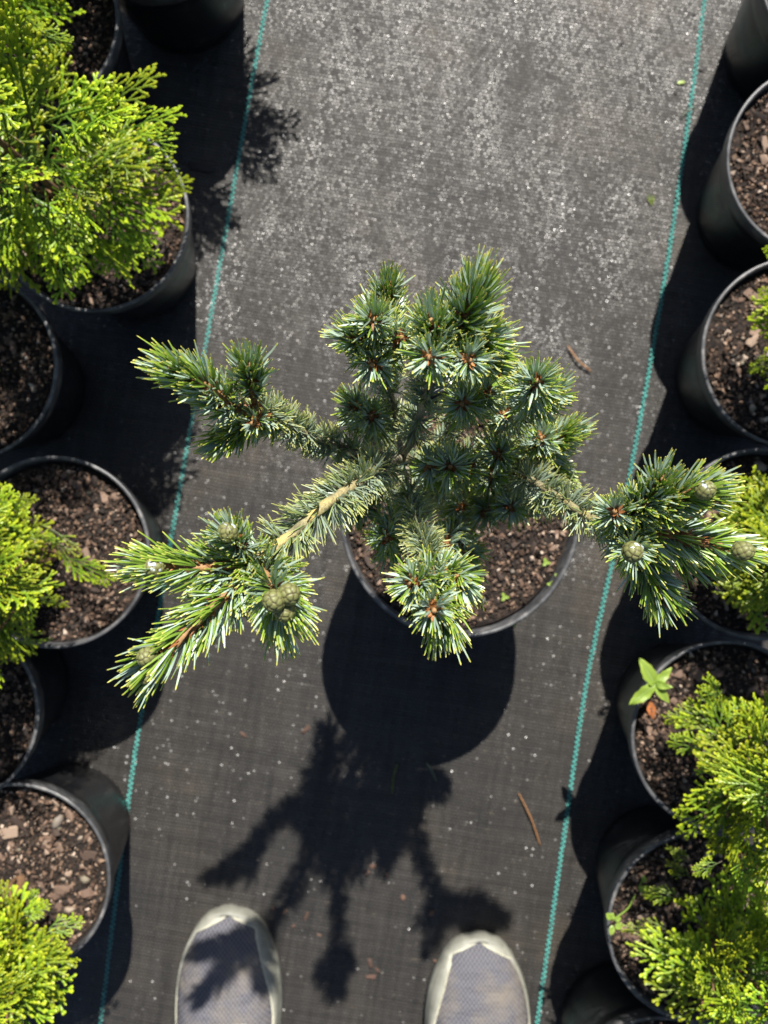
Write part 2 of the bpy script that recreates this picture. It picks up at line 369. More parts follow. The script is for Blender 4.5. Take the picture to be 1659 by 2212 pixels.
def pot_meshes(rb, rt, h, sink):
    t = .0016; band = .022
    ri = rt - .0035
    wall = [(rb * .3, .004), (rb - .006, .004), (rb - .003, .0), (rb, .003)]
    for k in range(1, 7): wall.append((rb + (ri - .001 - rb) * k / 6 * 1.0, .003 + (h - band - .003) * k / 6))
    wall += [(ri + .0005, h - band + .0005)]
    V, F = lathe(wall)
    w = mesh_only('pot_wall', V, F, M_plastic)
    rim = [(ri - .0005, h - band - .0005), (rt - .0012, h - band + .0008), (rt - .0006, h - .006), (rt - .0003, h - .0032), (rt + .0006, h - .002), (rt + .0007, h - .0008), (rt - .0002, h), (rt - .0016, h), (rt - .0026, h - .0008),
           (rt - .003, h - .004), (rt - .0045, h - band), (rt - .008, h - sink - .02)]
    V, F = lathe(rim, 96)
    r = mesh_only('rim', V, F, M_rim)
    return w, r
def soil_mesh(rad, seed):
    g = np.random.default_rng(seed); bm = bmesh.new(); rings = 30; seg = 84
    V = [(0, 0, .003)]; F = []
    ph = [(g.uniform(20, 90), g.uniform(20, 90), g.uniform(0, 6.3), g.uniform(.00015, .00045)) for _ in range(10)]
    for i in range(1, rings + 1):
        r = rad * i / rings
        for k in range(seg):
            a = 2 * math.pi * k / seg; x = r * math.cos(a); y = r * math.sin(a)
            z = sum(q * math.sin(u * x + v * y + p) for u, v, p, q in ph) + g.normal(0, .0007)
            V.append((x, y, z))
    for k in range(seg): F.append((0, 1 + k, 1 + (k + 1) % seg))
    for i in range(rings - 1):
        for k in range(seg):
            a = 1 + i * seg + k; b = 1 + i * seg + (k + 1) % seg; F.append((a, a + seg, b + seg, b))
    bm.free()
    return mesh_only('soil', V, F, M_soil, smooth=False)
def crumb_mesh(rad, n, seed):
    g = np.random.default_rng(seed); V = []; F = []; A = []
    base = np.array([(1, 0, 0), (-1, 0, 0), (0, 1, 0), (0, -1, 0), (0, 0, 1), (0, 0, -1)], float)
    tri = [(0, 2, 4), (2, 1, 4), (1, 3, 4), (3, 0, 4), (2, 0, 5), (1, 2, 5), (3, 1, 5), (0, 3, 5)]
    for i in range(n):
        r = rad * math.sqrt(g.random()) * .985; a = g.uniform(0, 6.2832)
        s = min(g.lognormal(math.log(.00135), .5), .004)
        M = np.array(Euler(g.uniform(0, 6, 3)).to_matrix())
        P = (base * g.uniform(.6, 1.2, (6, 1)) * s * np.array([g.uniform(.8, 1.9), 1, .75])) @ M.T + np.array([r * math.cos(a), r * math.sin(a), g.uniform(-.0005, .0022)])
        b = len(V); V += P.tolist(); F += [(x + b, y + b, z + b) for x, y, z in tri]; A += [g.random()] * 6
    return mesh_only('soil_crumbs', V, F, M_crumb, False, {'shade': A})
def chip_mesh(g, kind):
    bm = bmesh.new()
    if kind == 'chip': dim = np.array([g.uniform(.8, 1.5), g.uniform(.35, .8), g.uniform(.14, .3)])
    else: dim = np.array([1, g.uniform(.65, .95), g.uniform(.5, .75)])
    for _ in range(16 if kind == 'chip' else 22):
        v = g.normal(size=3); v /= np.linalg.norm(v)
        if kind == 'chip': v = np.sign(v) * np.abs(v) ** .55
        bm.verts.new(v * dim * g.uniform(.8, 1.05))
    r = bmesh.ops.convex_hull(bm, input=bm.verts)
    bmesh.ops.delete(bm, geom=[x for x in r['geom_interior'] if isinstance(x, bmesh.types.BMVert)], context='VERTS')
    me = bpy.data.meshes.new('bark_chip' if kind == 'chip' else 'pebble'); bm.to_mesh(me); bm.free()
    me.materials.append(M_chip if kind == 'chip' else M_peb)
    if kind != 'chip': me.polygons.foreach_set('use_smooth', [True] * len(me.polygons))
    return me
g0 = np.random.default_rng(3)
CHIPS = [chip_mesh(g0, 'chip') for _ in range(10)]; PEBS = [chip_mesh(g0, 'peb') for _ in range(5)]

R3, H3, B3 = .0894, .158 * H, .0645
SMALL = pot_meshes(B3, R3, H3, .014)
RC, HC, BC = .1085, .195 * H, .082
BIG = pot_meshes(BC, RC, HC, .016)
SOIL3 = [soil_mesh(R3 - .0045, s) for s in (1, 2)]; SOILC = soil_mesh(RC - .005, 5)
CR3 = [crumb_mesh(R3 - .006, 5200, s) for s in (11, 12, 13)]; CRC = crumb_mesh(RC - .006, 7600, 15)

def make_pot(px, py, label, group, big=False, chips=70, pebs=6, seed=0, sink=.014, chip_size=1.0, squash=(1, 1), rot=None):
    g = np.random.default_rng(100 + seed)
    zeta = .195 if big else .158; h = HC if big else H3; rt = RC if big else R3
    c = img(px, py, zeta)
    t = empty('plant_pot', (c.x, c.y, 0)); tag(t, label, 'pot', group)
    w, r = BIG if big else SMALL
    a = g.uniform(0, 6.28)
    for nm, me in (('pot_wall', w), ('rim', r)):
        o = share(nm, me, t); o.rotation_euler.z = a if rot is None else rot; o.scale = (squash[0], squash[1], 1)
    so = share('soil', SOILC if big else SOIL3[seed % 2], t); so.location.z = h - sink; so.rotation_euler.z = a; so.scale = (squash[0], squash[1], 1)
    cr = share('soil_crumbs', CRC if big else CR3[seed % 3], so); cr['kind'] = 'stuff'; cr.rotation_euler.z = g.uniform(0, 6)
    for i in range(chips + pebs):
        ch = i < chips
        o = share('bark_chip' if ch else 'pebble', (CHIPS if ch else PEBS)[g.integers(10 if ch else 5)], so)
        rr = (rt - .011) * math.sqrt(g.random()); th = g.uniform(0, 6.2832)
        s = (min(g.lognormal(math.log(.0033), .48), .0085) if ch else min(g.lognormal(math.log(.0034), .35), .0075)) * chip_size
        rr = min(rr, rt - .008 - s)
        o.location = (rr * math.cos(th), rr * math.sin(th), .0012 + s * .12)
        o.rotation_euler = (g.normal(0, .3), g.normal(0, .3), g.uniform(0, 6.28)); o.scale = (s, s, s)
    return t, c, h - sink

GL = 'black pots in the row along the thuja side'; GR = 'black pots in the row along the seedling side'
pine_pot, pine_c, pine_soil = make_pot(994, 1106, 'large black plastic pot holding the cone-bearing dwarf pine, alone on the open cloth', None, True, 190, 14, 1, .016, 1.0, (.985, 1.03), 0)
POTS = {}
for key, px, py, lab, grp, chips, pebs, cs in [
    ('far_dark', 323, -216, 'black pot shown only by its dark wall, beside the big bushy thuja', GL, 30, 2, 1),
    ('behind', 48, 40, 'black pot with dark shaded soil, touching behind the big bushy thuja pot', GL, 60, 4, .9),
    ('bushy', 200, 466, 'black pot under the big bushy golden thuja, shaded bark at its rim', GL, 70, 5, 1),
    ('plain_dark', -85, 790, 'black pot of dark soil between the bushy thuja pot and the drooping-frond pot', GL, 70, 4, .9),
    ('droop', 115, 1193, 'black pot with a thuja whose drooping frond hangs over wide dark soil', GL, 90, 6, 1),
    ('notch', -125, 1540, 'black pot of shaded soil between the drooping-frond pot and the sunlit bark pot', GL, 70, 4, 1),
    ('sunlit', 30, 1900, 'black pot with sunlit brown bark soil beside the left shoe', GL, 120, 16, 1.15),
    ('corner', 1850, -62, 'black pot whose wall shows past the sunlit reddish bark pot', GR, 30, 2, 1),
    ('reddish', 1778, 345, 'black pot of bare sunlit reddish bark without a plant', GR, 130, 6, 1.1),
    ('pebbly', 1724, 763, 'black pot with sunlit pebbly soil touching the reddish bark pot', GR, 70, 34, 1.1),
    ('grassy', 1648, 1176, 'black pot in shade under the tip of the pine branch, grass blades inside', GR, 70, 6, 1.25),
    ('seedling', 1572, 1592, 'black pot with a broad-leaved seedling growing over its rim', GR, 90, 8, 1),
    ('weed', 1520, 2005, 'black pot with a tiny trailing weed over its rim beside the right shoe', GR, 80, 6, 1.15),
    ('last', 1430, 2405, 'black pot touching the trailing-weed pot, only its wall and rim edge showing', GR, 30, 2, 1)]:
    POTS[key] = make_pot(px, py, lab, grp, False, chips, pebs, len(POTS) + 2, .013 if key != 'grassy' else .02, cs)

# ------------------------------------------------------------------ the dwarf pine
pine = empty('dwarf_pine', (pine_c.x, pine_c.y, pine_soil))
tag(pine, 'dwarf pine with blue-green needle tufts and round green cones in the central pot', 'pine')
PO = np.array([pine_c.x, pine_c.y, pine_soil])
def lift(z):
    t = min(1, max(0, (z - .39) / .09)); return z + .045 * t * t * (3 - 2 * t)
class NeedleSet:
    def __init__(s): s.V = []; s.F = []; s.A = []; s.M = []; s.n = 0
    def add(s, base, d, side, L, w, curve, outer):
        """vectorised needles: base, start direction, curve direction; outer = direction the green face looks"""
        K = 5; n = len(base); ts = np.linspace(0, 1, K)
        x = np.cross(d, outer); x /= np.linalg.norm(x, axis=1)[:, None] + 1e-9
        y = np.cross(x, d)
        prof = np.array([.75, 1, 1, .95, .62])
        ang = np.array([math.pi / 2, math.pi * 7 / 6, math.pi * 11 / 6])
        P = np.zeros((n, K, 3, 3))
        for k, t in enumerate(ts):
            c = base + d * (L * t)[:, None] + side * (L * curve * t * t)[:, None]
            for q in range(3):
                yy = math.sin(ang[q]) * (.75 if q == 0 else 1)
                P[:, k, q] = c + (x * math.cos(ang[q]) + y * yy) * (w * .58 * prof[k])[:, None]
        tipc = base + d * (L * 1.03)[:, None] + side * (L * curve * 1.04)[:, None]
        VV = np.concatenate([P.reshape(n, K * 3, 3), tipc[:, None]], axis=1).reshape(-1, 3)
        st = K * 3 + 1
        f = []; m = []
        for k in range(K - 1):
            for q in range(3):
                a = k * 3 + q; b = k * 3 + (q + 1) % 3
                f.append((a, b, b + 3, a + 3)); m.append(1 if q == 1 else 0)
        for q in range(3): f.append(((K - 1) * 3 + q, (K - 1) * 3 + (q + 1) % 3, K * 3)); m.append(1 if q == 1 else 0)
        off = s.n
        for i in range(n):
            o = off + i * st
            s.F += [tuple(v + o for v in ff) for ff in f]
        mm = np.array(m); flank = np.array([q % 3 == 2 for q in range(len(m))])
        for i in range(n):
            s.M += (np.where(flank, 1, mm) if rng.random() < .3 else mm).tolist()
        tip = np.concatenate([np.repeat(ts, 3), [1.0]])
        s.A.append(np.tile(tip, n)); s.V.append(VV); s.n += n * st
    def build(s, name, mats, parent):
        o = mesh_obj(name, np.concatenate(s.V) - PO, s.F, mats, parent, False, {'tip': np.concatenate(s.A)}, s.M)
        o['kind'] = 'stuff'; return o

def unit(a): return a / (np.linalg.norm(a, axis=-1, keepdims=True) + 1e-12)
UP = np.array([0, 0, 1.0])

def tuft(path, r, L=.0195, n_fas=46, spread=(70, 16), w=.00106, per=(5, 7), parent=None, back=0.0, brown=1.0):
    """new-growth shoot: brown twig, bundles of needles all round it, papery bud scales"""
    path = catmull(path, 8); m = len(path); n_fas = int(n_fas * .95); spread = (spread[0], spread[1] + 6); L = L * .93
    seg = np.linalg.norm(np.diff(path, axis=0), axis=1); cum = np.concatenate([[0], np.cumsum(seg)]); tot = cum[-1]
    V, F = tube_data(path - PO, np.linspace(r, r * .6, m), 7, .12)
    tw = mesh_obj('shoot', V, F, M_shoot, pine, True)
    ns = NeedleSet(); ang = rng.uniform(0, 6.28)
    B = []; D = []; C = []; O = []; LL = []; CV = []
    for i in range(n_fas):
        t = (i + .5) / n_fas; t = back + (1 - back) * t
        c = np.array([np.interp(t * tot, cum, path[:, k]) for k in range(3)])
        j = min(int(t * (m - 1)), m - 2); a, u, v = frame_of(path[j + 1] - path[j])
        ang += 2.39996 + rng.normal(0, .15)
        th = math.radians(spread[0] + (spread[1] - spread[0]) * t ** 1.25 + rng.normal(0, 6))
        rd = math.cos(ang) * u + math.sin(ang) * v
        if abs(a[2]) < .45 and rd[2] > .62 and rng.random() < .62: continue
        fl = L * rng.uniform(.8, 1.12) * (1 - .12 * (t > .93))
        for q in range(rng.integers(*per)):
            sp = rng.normal(0, .15, 3)
            d = unit(a * math.cos(th) + rd * math.sin(th) + sp + UP * .04)
            B.append(c + rd * r * .8); D.append(d); C.append(unit(a * 1.0 - rd * .55 + rng.normal(0, .25, 3))); O.append(unit(rd + rng.normal(0, .75, 3)))
            LL.append(fl * rng.uniform(.72, 1.1)); CV.append(rng.uniform(.02, .36))
    n = len(B)
    ns.add(np.array(B), np.array(D), np.array(C), np.array(LL), w * rng.uniform(.85, 1.15, n), np.array(CV), np.array(O))
    ns.build('needle_tuft', [M_green, M_blue], tw)
    # bud scales
    V = []; F = []
    for i in range(int((36 + n_fas * .7) * brown)):
        t = rng.beta(1.3, 1.1) if rng.random() < .55 else rng.uniform(.78, 1.0); c = np.array([np.interp(t * tot, cum, path[:, k]) for k in range(3)])
        j = min(int(t * (m - 1)), m - 2); a, u, v = frame_of(path[j + 1] - path[j]); an = rng.uniform(0, 6.28)
        rd = math.cos(an) * u + math.sin(an) * v; tg = np.cross(a, rd); s = rng.uniform(.0018, .0040) * (.75 if t > .78 else 1)
        d = unit(a * rng.uniform(.3, 1.1) + rd * rng.uniform(.15, 1.0) + rng.normal(0, .3, 3)); b = len(V); o = c + rd * r * .8 - PO
        V += [o - tg * s * .3, o + tg * s * .3, o + d * s * .8 + tg * s * .32, o + d * s * 1.7, o + d * s * .8 - tg * s * .32, o + d * s * .7 + rd * s * .18]
        F += [(b, b + 1, b + 5), (b + 1, b + 2, b + 5), (b + 2, b + 3, b + 5), (b + 3, b + 4, b + 5), (b + 4, b, b + 5)]
    bs = mesh_obj('bud_scales', V, F, M_bud, tw); bs['kind'] = 'stuff'
    return tw
def branch(path, r0, r1, young=0.0, needles=0, L=.012, w=.00075, t0=0.0, t1=1.0, name='branch', spread=(78, 50)):
    path = catmull(path, 10); m = len(path); r0 = r0 * .74; r1 = r1 * .74
    wob = rng.normal(0, 1, (m, 3)); wob = (wob + np.roll(wob, 1, 0) + np.roll(wob, -1, 0)) / 3
    path = path + wob * r0 * .13
    rad = np.linspace(r0, r1, m) * (1 + .05 * np.sin(np.arange(m) * 2.1 + rng.uniform(0, 6)) + rng.normal(0, .035, m))
    V, F = tube_data(path - PO, rad, 12, .07)
    yy = np.clip((np.linspace(0, 1, m) - .15) * 2.2, 0, 1) * young
    o = mesh_obj(name, V, F, M_bark, pine, True, {'young': np.repeat(yy, 12)})
    if needles:
        seg = np.linalg.norm(np.diff(path, axis=0), axis=1); cum = np.concatenate([[0], np.cumsum(seg)]); tot = cum[-1]
        ns = NeedleSet(); B = []; D = []; C = []; O = []; LL = []
        for i in range(needles):
            t = t0 + (t1 - t0) * rng.random(); c = np.array([np.interp(t * tot, cum, path[:, k]) for k in range(3)])
            j = min(int(t * (m - 1)), m - 2); a, u, v = frame_of(path[j + 1] - path[j]); an = rng.uniform(0, 6.28)
            rd = math.cos(an) * u + math.sin(an) * v
            if young > .5 and rd[2] > .55 and rng.random() < .72: continue
            th = math.radians(rng.uniform(spread[1], spread[0])); rr = rad[j] * .92
            for q in range(rng.integers(3, 6)):
                d = unit(a * math.cos(th) + rd * math.sin(th) + rng.normal(0, .2, 3))
                B.append(c + rd * rr); D.append(d); C.append(unit(a + rng.normal(0, .5, 3))); O.append(unit(rd + rng.normal(0, .5, 3))); LL.append(L * rng.uniform(.7, 1.2))
        n = len(B)
        ns.add(np.array(B), np.array(D), np.array(C), np.array(LL), w * rng.uniform(.8, 1.2, n), rng.uniform(0, .28, n), np.array(O))
        ns.build('old_needles', [M_oldg, M_oldb], o)
    return o
def cone_mesh(seed):
    g = np.random.default_rng(seed); nu, nv = 44, 30; V = []; A = []; F = []
    K = 34; pts = []
    for i in range(K):
        z = 1 - 2 * (i + .5) / K; a = i * 2.39996; q = math.sqrt(1 - z * z); pts.append((q * math.cos(a), q * math.sin(a), z))
    pts = np.array(pts)
    for j in range(nv + 1):
        th = math.pi * j / nv
        for i in range(nu):
            ph = 2 * math.pi * i / nu
            p = np.array([math.sin(th) * math.cos(ph), math.sin(th) * math.sin(ph), math.cos(th)])
            ds = np.sort(np.linalg.norm((pts - p) * np.array([1, 1, 1.15]), axis=1)); e = ds[1] - ds[0]
            edge = max(0, 1 - e / .2)
            rr = 1 + .13 * (1 - edge ** 1.5) - .07 * max(0, p[2] - .9)
            V.append((p[0] * rr * .9, p[1] * rr * .9, p[2] * rr * 1.08)); A.append(edge * .9 + g.random() * .1)
    for j in range(nv):
        for i in range(nu):
            a = j * nu + i; b = j * nu + (i + 1) % nu; F.append((a, b, b + nu, a + nu))
    return mesh_only('cone', V, F, M_cone, True, {'edge': A})
CONES = [cone_mesh(s) for s in (1, 2)]
def cone(px, py, z, parent, axis, s=.0078, resin=False):
    s *= .66
    o = share('cone', CONES[rng.integers(2)], parent); p = img(px, py, lift(z) - (.007 if s < .0055 else 0))
    o.location = Vector(p) - Vector(PO); o.rotation_euler = Vector(axis).to_track_quat('Z', 'Y').to_euler(); o.scale = (s, s, s)
    if resin:
        V = []; F = []
        for i in range(9):
            d = unit(np.array([.2, .5, .9]) + rng.normal(0, .45, 3)); c = d * s * 1.0; r = s * rng.uniform(.12, .3); b = len(V)
            _, u, v = frame_of(d)
            V += [c + d * r * .5] + [c + r * (math.cos(k * 1.047) * u + math.sin(k * 1.047) * v) for k in range(6)]
            F += [(b, b + 1 + k, b + 1 + (k + 1) % 6) for k in range(6)]
        ro = mesh_obj('resin', np.array(V) + np.array(o.location), F, M_resin, parent, True); ro['kind'] = 'stuff'
    return o
def I(*q): return [np.array(img(p[0], p[1], lift(p[2]))) for p in q]

NODE = (868, 985, .40)
# trunk: from the soil up to the whorl
soil_base = np.array([pine_c.x, pine_c.y, pine_soil - .01])
branch([soil_base] + I((975, 1085, .22), (935, 1045, .29), (900, 1010, .35), NODE), .0085, .0052, .2, 30, name='trunk')
# leader rising away from the whorl
branch(I(NODE, (890, 950, .42), (906, 895, .44), (930, 820, .46), (950, 755, .475)), 0.00403, 0.00288, .25, 130, L=.011, t0=.3)
branch(I(NODE, (862, 940, .405), (850, 870, .42), (832, 790, .43), (825, 720, .44)), 0.00280, 0.00204, .2, 130, L=.011, t0=.15)
# branch toward upper-left tufts
branch(I((862, 988, .395), (800, 978, .40), (735, 965, .41), (640, 925, .43), (560, 888, .455)), 0.00325, 0.00252, .35, 240, L=.0125, w=.0008, t0=.25)
# heavy yellow branch
branch(I((862, 990, .405), (820, 1010, .425), (760, 1050, .445), (680, 1110, .465), (605, 1175, .475), (550, 1210, .48)), 0.00459, 0.00348, 1.0, 270, L=.0145, w=.00085, t0=.16)
# branch toward the shoes
branch(I((876, 1000, .39), (885, 1060, .41), (905, 1140, .435), (928, 1205, .46), (940, 1260, .475)), 0.00269, 0.00216, .15, 230, L=.012, w=.0008, t0=.2)
# branch to the grassy pot
branch(I((985, 1075, .30), (1060, 1040, .36), (1128, 1030, .40), (1200, 1070, .425), (1270, 1115, .44), (1345, 1140, .45)), 0.00347, 0.00288, .75, 270, L=.0135, w=.00085, t0=.4)
# inner risers that carry the right-hand tufts
branch(I((930, 1040, 0.300), (985, 1000, 0.341), (1050, 960, 0.378), (1110, 900, 0.419), (1150, 860, 0.445)), 0.00258, 0.00180, .1, 200, L=.012)
branch(I((930, 1040, 0.290), (1010, 1020, 0.325), (1090, 1000, 0.360), (1160, 975, 0.390)), 0.00235, 0.00180, .1, 120, L=.012)
branch(I((925, 1035, 0.310), (950, 960, 0.365), (985, 900, 0.400), (1015, 870, 0.430)), 0.00224, 0.00180, .1, 150, L=.012)
branch(I((940, 1050, 0.270), (900, 1090, 0.315), (860, 1130, 0.360), (840, 1160, 0.390)), 0.00202, 0.00156, .1, 110, L=.012)
branch(I((945, 1060, 0.260), (980, 1120, 0.333), (990, 1180, 0.390)), 0.00202, 0.00156, .1, 110, L=.012)
branch(I((915, 1025, 0.300), (850, 960, 0.353), (800, 905, 0.395)), 0.00202, 0.00156, .1, 150, L=.012)
branch(I((950, 1060, 0.250), (1030, 1080, 0.303), (1110, 1085, 0.345)), 0.00202, 0.00156, .1, 120, L=.012)
branch(I((920, 1030, 0.290), (850, 1050, 0.333), (790, 1085, 0.375)), 0.00190, 0.00144, .1, 120, L=.012)

def T(pts, **kw): return tuft(I(*pts), kw.pop('r', .0022), **kw)
# --- upper-left group
T([(560, 888, .455), (505, 880, .465), (440, 830, .485), (365, 795, .50)], n_fas=84, r=.0030, spread=(62, 14), L=.0205, back=.2)
T([(555, 885, .455), (545, 845, .47), (535, 785, .49)], n_fas=46, spread=(55, 18), back=.42, L=.0185)
T([(560, 890, .45), (520, 925, .455), (475, 955, .46)], n_fas=48, spread=(62, 16), L=.017)
T([(600, 900, .44), (560, 905, .46), (545, 915, .475)], n_fas=30, L=.015)
# --- lower-left group with cones
a = T([(555, 1205, .475), (520, 1180, .485), (490, 1150, .50)], n_fas=54, spread=(80, 24), L=.0175)
cone(492, 1150, .512, a, (-.1, .2, 1), resin=True)
a = T([(550, 1212, .48), (480, 1222, .485), (400, 1226, .49), (325, 1222, .495)], n_fas=96, r=.003, spread=(60, 14), L=.0205, brown=1.6)
cone(308, 1210, .50, a, (-1, .1, .4)); cone(332, 1226, .505, a, (-.9, -.2, .6), resin=True)
a = T([(550, 1215, .48), (505, 1270, .485), (440, 1330, .49), (380, 1390, .495), (325, 1440, .495)], n_fas=112, r=.0034, spread=(62, 16), L=.021, brown=1.5, back=.12)
cone(318, 1418, .508, a, (-.4, -.3, .9)); cone(320, 1455, .503, a, (-.4, -.6, .7)); cone(345, 1443, .498, a, (.1, -.7, .7))
a = T([(560, 1220, .475), (585, 1260, .485), (605, 1295, .50), (618, 1325, .505)], n_fas=84, r=.003, spread=(92, 26), L=.022)
cone(592, 1298, .525, a, (-.2, .1, 1), .0085); cone(624, 1284, .523, a, (.2, .2, 1), .0085); cone(614, 1320, .525, a, (.05, -.2, 1), .0082)
T([(575, 1230, .455), (600, 1290, .455), (605, 1360, .45)], n_fas=50, spread=(60, 18), L=.021)
T([(600, 1190, .46), (580, 1225, .46), (570, 1250, .455)], n_fas=36, L=.017)
# --- group toward the shoes
T([(940, 1250, .47), (948, 1300, .485), (955, 1350, .49)], n_fas=70, spread=(70, 15), L=.0205, r=.0026)
T([(935, 1240, .475), (905, 1255, .49), (885, 1262, .50)], n_fas=44, spread=(85, 30), L=.0165)
T([(940, 1240, .47), (985, 1245, .48), (1000, 1262, .485)], n_fas=46, spread=(80, 25), L=.0165)
T([(945, 1280, .48), (935, 1310, .50), (938, 1320, .51)], n_fas=30, spread=(85, 35), L=.0165)
T([(985, 1160, .36), (1000, 1190, .375), (1015, 1195, .385)], n_fas=46, spread=(82, 20), L=.019)
T([(990, 1180, .35), (1005, 1225, .36), (1012, 1265, .365)], n_fas=42, spread=(75, 18), L=.019)
T([(975, 1140, 0.385), (965, 1165, 0.405), (962, 1178, 0.420)], n_fas=34, spread=(85, 30), L=.017)
T([(850, 1120, 0.385), (838, 1150, 0.405), (835, 1165, 0.420)], n_fas=44, spread=(88, 25), L=.0185)
T([(848, 1140, 0.375), (845, 1180, 0.390), (842, 1195, 0.395)], n_fas=38, spread=(78, 16), L=.0185)
# --- branch over the grassy pot
a = T([(1345, 1140, .45), (1370, 1105, .465), (1395, 1085, .475)], n_fas=54, spread=(80, 24), L=.019)
T([(1380, 1100, .46), (1415, 1060, .475), (1432, 1035, .485)], n_fas=48, spread=(66, 15), L=.0195)
a = T([(1385, 1110, .455), (1440, 1085, .465), (1490, 1065, .475), (1530, 1055, .48)], n_fas=86, r=.003, spread=(64, 15), L=.0205)
cone(1523, 1059, .495, a, (.6, .2, .8), .0076, True)
a = T([(1350, 1140, .45), (1430, 1150, .455), (1510, 1170, .455), (1600, 1190, .455)], n_fas=108, r=.0032, spread=(62, 14), L=.0215, brown=1.8)
cone(1605, 1190, .47, a, (.9, -.1, .5), .0082)
a = T([(1350, 1145, .445), (1362, 1175, .46), (1368, 1195, .475)], n_fas=50, spread=(88, 28), L=.018)
cone(1366, 1192, .492, a, (0, -.1, 1), .0084, True)
T([(1365, 1170, .44), (1395, 1225, .44), (1425, 1275, .44), (1442, 1305, .438)], n_fas=84, r=.0028, spread=(62, 15), L=.021)
T([(1345, 1130, .455), (1330, 1110, .47), (1328, 1104, .478)], n_fas=36, spread=(85, 30), L=.0165)
T([(1420, 1160, .445), (1470, 1195, .44), (1510, 1215, .44)], n_fas=52, spread=(60, 15), L=.0205)
# --- columns at the back
T([(825, 760, .42), (836, 670, .415), (838, 615, .425)], n_fas=74, spread=(70, 15), L=.0205, r=.0026)
T([(825, 740, .44), (812, 705, .46), (806, 688, .475)], n_fas=62, spread=(88, 20), L=.0205)
T([(822, 745, .445), (775, 735, .455), (752, 728, .46)], n_fas=44, spread=(78, 20), L=.0185)
T([(825, 760, .44), (855, 735, .46), (868, 728, .47)], n_fas=44, spread=(85, 24), L=.0185)
T([(825, 780, .43), (810, 785, .455), (804, 788, .465)], n_fas=40, spread=(92, 35), L=.018)
T([(950, 760, .47), (990, 700, .485), (1018, 650, .50), (1028, 622, .505)], n_fas=104, r=.003, spread=(78, 16), L=.0215)
T([(950, 755, .475), (938, 720, .49), (930, 690, .50)], n_fas=56, spread=(78, 18), L=.0195)
T([(955, 765, .47), (935, 770, .495), (925, 772, .51)], n_fas=44, spread=(95, 40), L=.0165)
T([(960, 770, .465), (1000, 775, .485), (1015, 778, .50)], n_fas=48, spread=(95, 36), L=.017)
T([(975, 750, .465), (1035, 735, .475), (1060, 728, .48)], n_fas=52, spread=(82, 20), L=.0195)
T([(1000, 760, .455), (1050, 775, .46), (1068, 778, .462)], n_fas=40, spread=(75, 18), L=.018)
T([(800, 905, 0.390), (775, 885, 0.410), (765, 876, 0.425)], n_fas=54, spread=(86, 20), L=.0205)
T([(815, 920, 0.390), (805, 905, 0.415), (802, 898, 0.430)], n_fas=44, spread=(92, 32), L=.0185)
# --- right-hand inner tufts
T([(1145, 865, 0.445), (1155, 835, 0.465), (1162, 822, 0.480)], n_fas=64, spread=(92, 22), L=.0205)
T([(1150, 870, 0.440), (1185, 855, 0.450), (1200, 848, 0.455)], n_fas=44, spread=(80, 18), L=.0185)
T([(1015, 870, 0.430), (1005, 872, 0.445), (998, 872, 0.455)], n_fas=50, spread=(95, 32), L=.018)
T([(1015, 865, 0.425), (1045, 850, 0.440), (1056, 846, 0.445)], n_fas=46, spread=(86, 20), L=.0185)
T([(1040, 850, 0.405), (1070, 815, 0.415), (1082, 800, 0.420)], n_fas=44, spread=(72, 16), L=.0195)
T([(1000, 860, 0.405), (1005, 840, 0.420), (1005, 832, 0.425)], n_fas=34, spread=(90, 30), L=.0165)
T([(1155, 975, 0.390), (1165, 955, 0.405), (1170, 945, 0.415)], n_fas=48, spread=(92, 25), L=.0185)
T([(1160, 975, 0.385), (1205, 948, 0.397), (1232, 935, 0.403)], n_fas=62, spread=(72, 15), L=.020)
T([(1090, 990, 0.380), (1080, 985, 0.400), (1076, 980, 0.415)], n_fas=52, spread=(95, 30), L=.0195)
T([(960, 1020, 0.385), (970, 1012, 0.415), (972, 1008, 0.435)], n_fas=60, spread=(96, 30), L=.0215, brown=1.4)
T([(985, 1015, 0.385), (1005, 1012, 0.410), (1012, 1010, 0.420)], n_fas=46, spread=(90, 26), L=.019)
T([(930, 1020, 0.395), (930, 1010, 0.415), (930, 1006, 0.430)], n_fas=36, spread=(92, 35), L=.0185)
T([(1055, 1040, 0.365), (1060, 1030, 0.395), (1062, 1026, 0.410)], n_fas=44, spread=(95, 32), L=.0175)
T([(1100, 1000, 0.365), (1118, 995, 0.380), (1126, 992, 0.385)], n_fas=40, spread=(85, 22), L=.018)
T([(1110, 1085, 0.345), (1105, 1090, 0.370), (1102, 1094, 0.385)], n_fas=46, spread=(95, 30), L=.0185)
T([(1060, 1085, 0.335), (1050, 1100, 0.355), (1045, 1108, 0.365)], n_fas=44, spread=(90, 25), L=.019)
T([(1130, 1075, 0.340), (1150, 1080, 0.350), (1160, 1082, 0.355)], n_fas=40, spread=(82, 20), L=.0185)
T([(1185, 1000, 0.375), (1200, 1020, 0.380), (1208, 1030, 0.380)], n_fas=40, spread=(85, 20), L=.0185)
T([(1110, 900, 0.415), (1095, 895, 0.425), (1088, 892, 0.430)], n_fas=34, spread=(90, 25), L=.017)
T([(790, 1085, 0.375), (775, 1095, 0.390), (768, 1100, 0.395)], n_fas=44, spread=(90, 25), L=.0185)
T([(800, 1075, 0.365), (795, 1060, 0.380), (792, 1055, 0.385)], n_fas=34, spread=(92, 30), L=.0175)
T([(900, 1090, 0.345), (880, 1095, 0.365), (872, 1098, 0.375)], n_fas=34, spread=(92, 28), L=.0175)
T([(760, 1010, 0.365), (770, 990, 0.380), (775, 980, 0.385)], n_fas=34, spread=(88, 25), L=.0175)
